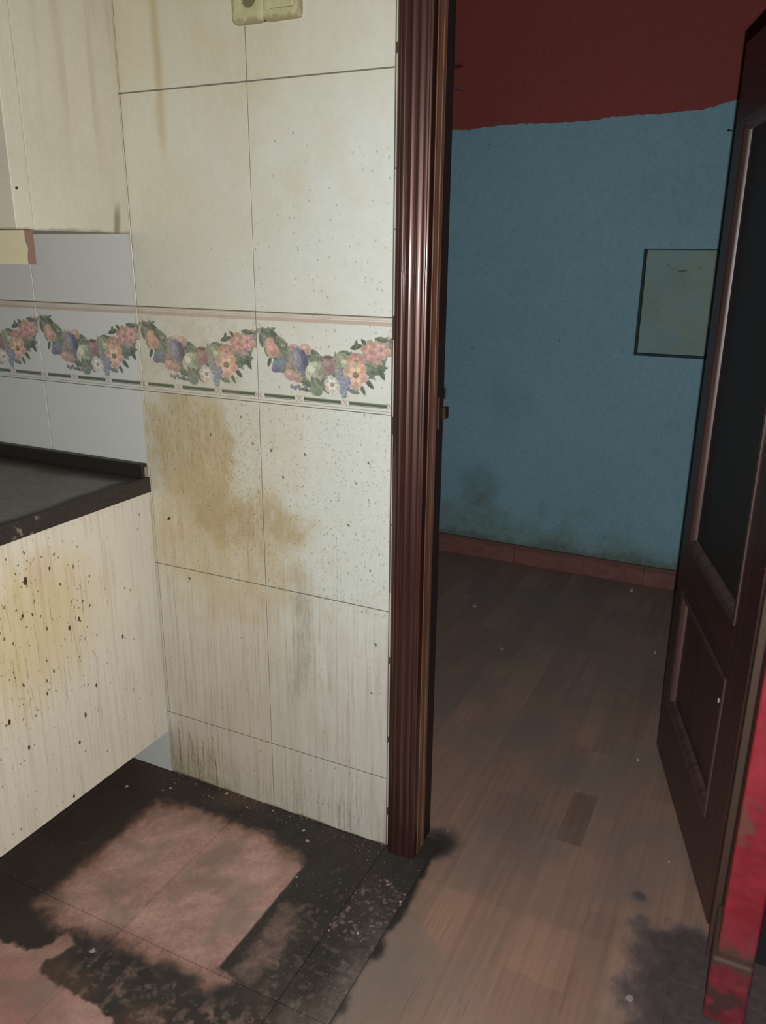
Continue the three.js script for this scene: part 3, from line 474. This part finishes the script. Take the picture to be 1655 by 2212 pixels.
{
  const c = thing('base_cabinet', 'cream base cabinet with a drip-stained end panel under the black worktop', 'cabinet', [-1.392, 0, 0]);
  mesh('end_panel', panelUV(rbox(-0.018, 0, 0.135, 0.831, 0.002, 0.56, 0.0012)), mPanel, c, 'cream end panel with grease drips and spatter');
  mesh('carcass', mergeGeometries([box(-1.3, -0.018, 0.135, 0.153, 0.002, 0.555), box(-1.3, -0.018, 0.153, 0.831, 0.002, 0.012), box(-1.3, -1.282, 0.153, 0.831, 0.012, 0.555)]), mInside, c);
  for (let i = 0; i < 3; i++) { const a = -1.298 + i * 0.428, d = mesh('door', rbox(a, a + 0.424, 0.138, 0.826, 0.562, 0.58, 0.002), mCream, c); mesh('handle', new THREE.CylinderGeometry(0.005, 0.005, 0.12, 8).rotateZ(Math.PI / 2).translate(a + 0.21, 0.78, 0.603), std({ color: 0x8a8a88, metalness: 0.9, roughness: 0.35 }), d); }
  for (const lx of [-1.24, -0.7, -0.2]) for (const lz of [0.06, 0.5]) mesh('leg', new THREE.CylinderGeometry(0.018, 0.022, 0.135, 12).translate(lx, 0.0675, lz), std({ color: 0x202020, roughness: 0.6 }), c);
}
{
  const w = thing('worktop', 'black laminate worktop with a raised back edge and chipped end', 'worktop', [-1.387, 0.8325, 0.002]);
  const topTex = paint(-1.4, 0.02, -0.64, 0, 700, (x, my) => { const z = -my, f = fbm(x * 150, z * 150, 2) - 0.5, m = fbm(x * 9, z * 9, 4) - 0.5, s = fbm(x * 30 + z * 20, z * 50, 3) - 0.5, n = m * 0.06; const c = [116 + f * 22 + m * 18 + s * 12, 112 + f * 22 + m * 18 + s * 12, 106 + f * 22 + m * 18 + s * 12]; const wet = Math.max(sst(0.11, 0.04, z + n), sst(-0.04, -0.012, x + n * 0.5)); mixTo(c, [42, 37, 35], wet * 0.85); return c; });
  const edgeTex = paint(0, 0.64, 0, 0.08, 1500, (z, y) => { const f = fbm(z * 120, y * 200, 3) - 0.5, c = [50 + f * 20, 42 + f * 18, 39 + f * 18]; const ch = fbm(z * 70 + 3, y * 60, 3), zone = sst(0.34, 0.36, z) * sst(0.43, 0.41, z) + sst(0.445, 0.455, z) * sst(0.47, 0.46, z); mixTo(c, [122, 110, 94], zone * sst(0.64, 0.74, ch)); return c; });
  mesh('slab', uvFrom(plate(-1.36, 0, -0.618, -0.0, 0.0385, 0.002).rotateX(-Math.PI / 2), (x, y, z) => topTex.userData.uv(x, -z)), std({ map: topTex, roughness: 0.6 }), w);
  mesh('edge_band', uvFrom(rbox(-0.0004, 0.0012, 0.0, 0.0375, 0.0, 0.618, 0.0005, 1), (x, y, z) => [z / 0.64, y / 0.08]), std({ map: edgeTex, roughness: 0.5 }), w, 'dark brown end edge with pale chips');
  mesh('upstand', rbox(-1.36, -0.005, 0.0385, 0.0735, 0.0, 0.02, 0.002), std({ color: new THREE.Color().setRGB(0.02, 0.018, 0.017), roughness: 0.5 }), w, 'black raised back edge');
  mesh('upstand_end', rbox(-0.0055, -0.002, 0.0395, 0.066, 0.001, 0.012, 0.001, 1), std({ color: 0x8a8072, roughness: 0.9 }), w, 'bare chipped end of the raised edge');
}
{
  const u = thing('upper_cabinet', 'cream wall cabinet with a moulded rail under its door', 'cabinet', [-1.386, 1.45, 0]);
  const tx = paint(-0.02, 0.36, 0, 0.8, 900, (z, y) => { const m = fbm(z * 9, y * 7, 3) - 0.5, f = fbm(z * 160, y * 120, 2) - 0.5, g = fbm(z * 50, y * 3, 3), c = [203 + m * 10 + f * 8, 195 + m * 11 + f * 8, 174 + m * 11 + f * 8]; mixTo(c, [184, 168, 142], sst(0.45, 0.8, g) * 0.45 * sst(0.0, 0.3, y + m * 0.2)); const s = sst(0.014, 0.003, Math.abs(z - 0.04 + (y - 0.03) * 0.15)) * sst(0.075, 0.03, y); mixTo(c, [128, 118, 94], s * 0.75); mixTo(c, [120, 112, 92], sst(0.008, 0.0, y + (fbm(z * 40, 3, 2) - 0.5) * 0.008) * 0.6); return c; });  // cream panel colour with a smudge, darker along the bottom edge
  const mU = std({ map: tx, roughness: 0.55 }), uvU = (g) => uvFrom(g, (x, y, z) => tx.userData.uv(z, y));
  const mDoor = std({ color: new THREE.Color(0xd2c394), roughness: 0.5 });
  mesh('side_panel', uvU(rbox(-0.018, 0, 0, 0.78, 0.003, 0.2735, 0.0012)), mU, u, 'cream side panel with a dark smudge and a darker lower edge');
  mesh('carcass', mergeGeometries([box(-0.9, -0.018, 0, 0.018, 0.003, 0.27), box(-0.9, -0.018, 0.762, 0.78, 0.003, 0.27), box(-0.9, -0.882, 0.018, 0.762, 0.003, 0.27), box(-0.882, -0.018, 0.018, 0.762, 0.003, 0.01)]), mInside, u);
  const fr = mesh('face_frame', uvU(rbox(-0.05, -0.0005, 0.001, 0.78, 0.2745, 0.3175, 0.002)), mU, u, 'upright edge strip of the cabinet front');
  mesh('screw_hole', new THREE.CylinderGeometry(0.003, 0.003, 0.001, 12).rotateZ(Math.PI / 2).translate(-0.0004, 0.077, 0.306), std({ color: 0x2c261c, roughness: 1 }), fr);
  for (const [a, b] of [[-0.474, -0.052], [-0.899, -0.477]]) { const d = mesh('door', rbox(a, b, 0.002, 0.778, 0.2785, 0.312, 0.003), mDoor, u, 'yellowish cream door'); mesh('door_moulding', ring(a + 0.06, b - 0.06, 0.062, 0.718, [[0, 0], [0.004, 0.005], [0.014, 0.002], [0.018, 0]], 1).translate(0, 0, 0.312), mDoor, d); mesh('knob', new THREE.SphereGeometry(0.013, 14, 10).translate(b > -0.1 ? a + 0.03 : b - 0.03, 0.1, 0.325), std({ color: 0xa88a54, metalness: 0.6, roughness: 0.4 }), d); }
  const s = new THREE.Shape(); s.moveTo(0.279, 0); s.lineTo(0.2985, 0); s.lineTo(0.2995, -0.012); s.bezierCurveTo(0.2995, -0.024, 0.296, -0.03, 0.2945, -0.034); s.bezierCurveTo(0.293, -0.04, 0.3, -0.046, 0.2975, -0.066); s.lineTo(0.279, -0.066); s.closePath();
  const railG = toCreasedNormals(new THREE.ExtrudeGeometry(s, { depth: 0.895, bevelEnabled: false }).rotateY(-Math.PI / 2), 0.6);
  const rail = mesh('cornice_rail', railG.translate(-0.002, 0, 0), std({ color: new THREE.Color(0xd8cda8), roughness: 0.5 }), u, 'pale moulded rail below the cabinet door');
  mesh('raw_end', toCreasedNormals(new THREE.ExtrudeGeometry(s, { depth: 0.0015, bevelEnabled: false }).rotateY(-Math.PI / 2), 0.6), std({ color: 0x86685a, roughness: 0.9 }), rail, 'bare brown sawn end of the rail');
}
// ---------------------------------------------------------------- things: double socket and switch plate
{
  const t = thing('wall_socket', 'grimy cream double wall plate with a round socket and a switch', 'socket', [-1.072, 1.84, 0]);
  const grime = paint(0, 0.17, 0, 0.09, 4000, (x, y) => { const n = fbm(x * 120, y * 120, 3) - 0.5, c = [184 + n * 16, 178 + n * 16, 136 + n * 16]; const e = Math.min(x, y, 0.158 - x); mixTo(c, [124, 112, 78], sst(0.012, 0.0, e + n * 0.012) * 0.6); return c; });
  const mS = phys({ map: grime, roughness: 0.45, clearcoat: 0.2 }), suv = (g) => uvFrom(g, (x, y) => [x / 0.17, y / 0.09]);
  const rs = (x0, x1, y0, y1, r) => { const s = new THREE.Shape(); s.moveTo(x0 + r, y0); s.lineTo(x1 - r, y0); s.quadraticCurveTo(x1, y0, x1, y0 + r); s.lineTo(x1, y1 - r); s.quadraticCurveTo(x1, y1, x1 - r, y1); s.lineTo(x0 + r, y1); s.quadraticCurveTo(x0, y1, x0, y1 - r); s.lineTo(x0, y0 + r); s.quadraticCurveTo(x0, y0, x0 + r, y0); return s; };
  const sock = rs(0.003, 0.0715, 0.003, 0.085, 0.01); const h = new THREE.Path(); h.absarc(0.04, 0.045, 0.02, 0, 6.2832, true); sock.holes.push(h);
  const ex = (s, d, b = 0.003) => new THREE.ExtrudeGeometry(s, { depth: d, bevelEnabled: true, bevelSize: b, bevelThickness: b, bevelSegments: 3, curveSegments: 14 });
  mesh('socket_plate', suv(toCreasedNormals(ex(sock, 0.008), 0.6)), mS, t);
  const cup = mesh('socket_well', suv(new THREE.CylinderGeometry(0.0225, 0.0225, 0.003, 28).rotateX(Math.PI / 2).translate(0.04, 0.045, 0.003)), std({ color: 0x6e6848, roughness: 0.7 }), t, 'dirty round socket well');
  for (const dx of [-0.0095, 0.0095]) mesh('pin_hole', new THREE.CylinderGeometry(0.0028, 0.0028, 0.0012, 12).rotateX(Math.PI / 2).translate(0.04 + dx, 0.045, 0.0047), std({ color: 0x15130e, roughness: 1 }), cup);
  const fr = rs(0.0765, 0.155, 0.003, 0.085, 0.008); { const q = new THREE.Path(); q.moveTo(0.0855, 0.018); q.lineTo(0.0855, 0.075); q.lineTo(0.143, 0.075); q.lineTo(0.143, 0.018); q.closePath(); fr.holes.push(q); }
  mesh('switch_frame', suv(toCreasedNormals(ex(fr, 0.006), 0.6)), mS, t);
  mesh('switch_rocker', suv(rbox(0.0885, 0.1405, 0.021, 0.072, 0.001, 0.0095, 0.003)), mS, t);
  mesh('back_plate', box(0.002, 0.156, 0.002, 0.086, 0, 0.0012), std({ color: 0x2c281c, roughness: 1 }), t);
}
// ---------------------------------------------------------------- things: recessed access cover in the hall wall, nail
{
  const t = thing('access_panel', 'square greenish grey cover board sunk into the blue hall wall', 'panel', [-0.351, 1.2275, -2.085]);
  const tx = paint(-0.22, 0.22, -0.22, 0.22, 1000, (x, y) => { const m = fbm(x * 12 + 3, y * 12, 4) - 0.5, f = fbm(x * 160, y * 160, 2) - 0.5, c = [142 + m * 26 + f * 14, 162 + m * 18 + f * 14, 153 + m * 10 + f * 14]; mixTo(c, [130, 164, 172], sst(0.5, 0.7, fbm(x * 7 + 9, y * 7, 3)) * 0.5); return c; }, (ctx, X, Y) => {
    ctx.strokeStyle = 'rgb(70,82,80)'; ctx.globalAlpha = 0.7; ctx.lineWidth = 1.6; ctx.beginPath(); ctx.moveTo(X(-0.125), Y(0.16)); ctx.quadraticCurveTo(X(-0.09), Y(0.12), X(-0.03), Y(0.135)); ctx.stroke(); ctx.lineWidth = 3.4; ctx.beginPath(); ctx.moveTo(X(-0.075), Y(0.127)); ctx.lineTo(X(-0.04), Y(0.13)); ctx.moveTo(X(0), Y(0.14)); ctx.lineTo(X(0.012), Y(0.143)); ctx.stroke(); ctx.globalAlpha = 1; });
  mesh('cover_board', uvFrom(rbox(-0.2105, 0.2105, -0.213, 0.213, -0.004, 0.0, 0.001, 1), (x, y) => tx.userData.uv(x, y)), std({ map: tx, roughness: 0.85 }), t);
  mesh('recess_shade_strips', mergeGeometries([box(-0.211, -0.201, -0.2135, 0.2135, 0, 0.0315), box(0.206, 0.211, -0.2135, 0.2135, 0, 0.0315), box(-0.206, 0.206, -0.2135, -0.204, 0, 0.026), box(-0.206, 0.206, 0.2095, 0.2135, 0, 0.0315)]), std({ color: 0x2e4244, roughness: 0.9 }), t, 'strips coloured dark as the shade around the sunk board');  // shade of the unlit reveal put into the dark colour of these strips
}
{
  const n = thing('nail', 'small dark nail in the blue wall close to the open door edge', 'nail', [-0.283, 1.864, -2.053]);
  const m = std({ color: 0x1a1c20, roughness: 0.6 });
  mesh('shank', new THREE.CylinderGeometry(0.0018, 0.0018, 0.03, 8).rotateX(Math.PI / 2).rotateY(-0.5).translate(-0.006, 0, 0.012), m, n); mesh('head', new THREE.CylinderGeometry(0.0045, 0.0045, 0.002, 12).rotateX(Math.PI / 2).rotateY(-0.5).translate(-0.013, 0, 0.025), m, n);
}
// ---------------------------------------------------------------- things: flakes and crumbs on the floor
{
  const mW = [0xa9a294, 0x968c7e, 0xb6b0a4].map((c) => std({ color: c, roughness: 0.95 }));
  const flake = (r) => { const s = new THREE.Shape(), n = 7, el = rr(0.5, 1); for (let i = 0; i < n; i++) { const t = i / n * 6.2832, q = r * rr(0.65, 1.1); s[i ? 'lineTo' : 'moveTo'](Math.cos(t) * q, Math.sin(t) * q * el); } s.closePath(); return new THREE.ExtrudeGeometry(s, { depth: r * 0.2, bevelEnabled: true, bevelSize: r * 0.08, bevelThickness: r * 0.08, bevelSegments: 1 }).rotateX(-Math.PI / 2).translate(0, r * 0.08, 0); };
  const H = [[-1.014, -1.47, 0.014], [-0.789, -1.152, 0.012], [-0.269, -1.384, 0.008], [-0.213, -0.657, 0.006], [-1.039, -1.084, 0.009], [-0.073, -0.259, 0.003], [-0.598, -0.12, 0.003], [-0.498, -1.698, 0.006], [-0.45, -1.95, 0.014]];
  const HL = ['white plaster flake lying farthest left on the dark hall floor', 'pale flake in the middle of the dark hall floor below the blue wall', 'small bright flake on the hall floor just left of the door edge', 'small pale flake on the hall floor near the door foot corner', 'pale flake on the hall floor right beside the door casing', 'tiny pale speck on the laminate nearest the open door bottom', 'tiny pale speck on laminate beside the foot of the door casing', 'tiny reddish pale flake in the far middle of the hall floor', 'faint grey flake close to the hall baseboard on the right'];
  H.forEach(([x, z, r], i) => { const m = mesh('plaster_flake', flake(r), mW[i % 3], scene, HL[i]); m.position.set(x, 0.0004, z); m.rotation.y = rr(0, 6); m.userData.category = 'flake'; m.userData.group = 'pale flakes on the hall floor'; });
  const K = [[-1.36, 0.079, 0.004, 'pale crumb by the corner of base cabinet and tiled wall, left one of two'], [-1.348, 0.062, 0.005, 'pale crumb by the corner of base cabinet and tiled wall, right one of two'], [-0.93, 0.046, 0.006, 'pale flat crumb in black grime under the second tile column'], [-1.042, 0.015, 0.004, 'small crumb against the wall below the middle tile joint'], [-1.112, 0.036, 0.004, 'small crumb left of the middle tile joint at the wall foot'], [-0.717, 0.281, 0.004, 'pale crumb in the middle of the black floor grime, upper of two'], [-0.712, 0.297, 0.003, 'pale crumb in the middle of the black floor grime, lower of two'], [-0.652, 0.275, 0.005, 'oblong pale crumb in the grime near the laminate edge'], [-1.46, 0.11, 0.006, 'pale sliver lying under the edge of the cabinet end panel'], [-0.607, 0.151, 0.004, 'pale crumb at the laminate edge, nearer of two'], [-0.607, 0.128, 0.003, 'pale crumb at the laminate edge, farther of two'], [-0.86, 0.192, 0.004, 'pale crumb at the right edge of the clean pink patch'], [-1.131, 0.568, 0.009, 'yellowish crumb in the dark band before the clean pink patch'], [-0.901, 0.075, 0.007, 'greyish lump in black grime near the door casing'], [-1.195, 0.012, 0.006, 'whitish lump stuck at the foot of the stained tiles']];
  for (const [x, z, r, l] of K) { const m = mesh('floor_crumb', flake(r * 0.8), mW[Math.floor(rnd() * 3)], scene, l); m.position.set(x, 0.0006, z); m.rotation.y = rr(0, 6); m.userData.category = 'crumb'; m.userData.group = 'crumbs on the kitchen floor'; }
  const big = mesh('floor_crumb', flake(0.008), std({ color: 0x8c8480, roughness: 0.95 }), scene, 'pale crumb in the grey smudge at the lower right corner'); big.position.set(-0.092, 0.0006, 0.177); big.userData.category = 'crumb'; big.userData.group = 'crumbs on the kitchen floor';
  const grit = new THREE.InstancedMesh(new THREE.IcosahedronGeometry(1, 0), std({ color: 0xffffff, roughness: 1 }), 420), M4 = new THREE.Matrix4(), q = new THREE.Quaternion(), col = new THREE.Color();
  for (let i = 0; i < 420; i++) {
    const line = i < 200, x = line ? rr(-1.37, -0.72) : rr(-0.86, -0.6), z = line ? 0.002 + rnd() ** 2 * 0.07 : rr(0.02, 0.55), r = rr(0.0006, line ? 0.0022 : 0.0016);
    M4.compose(new THREE.Vector3(x, r * 0.5, z), q.setFromEuler(new THREE.Euler(rr(0, 3), rr(0, 3), rr(0, 3))), new THREE.Vector3(r * rr(0.8, 1.6), r * 0.7, r)); grit.setMatrixAt(i, M4);
    grit.setColorAt(i, col.setRGB(...(rnd() < 0.55 ? [0.09, 0.07, 0.05] : [0.2, 0.165, 0.14])));
  }
  grit.name = 'floor_grit'; grit.castShadow = grit.receiveShadow = true; grit.userData = { label: 'fine grit and dirt crumbs along the foot of the tiled wall', category: 'grit', kind: 'stuff' }; scene.add(grit);
}
// ---------------------------------------------------------------- the phone that takes the picture
{
  const p = new THREE.Group(); p.name = 'phone'; p.userData = { label: 'dark phone with a lit flash, held behind the view', category: 'phone' };
  p.position.copy(camera.position); p.quaternion.copy(camera.quaternion); scene.add(p);
  mesh('body', rbox(-0.03, 0.045, -0.135, 0.025, 0.004, 0.0125, 0.003), std({ color: 0x14161a, roughness: 0.4 }), p);
  mesh('flash_lamp', new THREE.CylinderGeometry(0.004, 0.004, 0.001, 20).rotateX(Math.PI / 2).translate(0.012, -0.075, 0.0032), std({ color: 0xffffff, emissive: 0xfff6e4, emissiveIntensity: 6 }), p);
}
renderer.render(scene, camera);
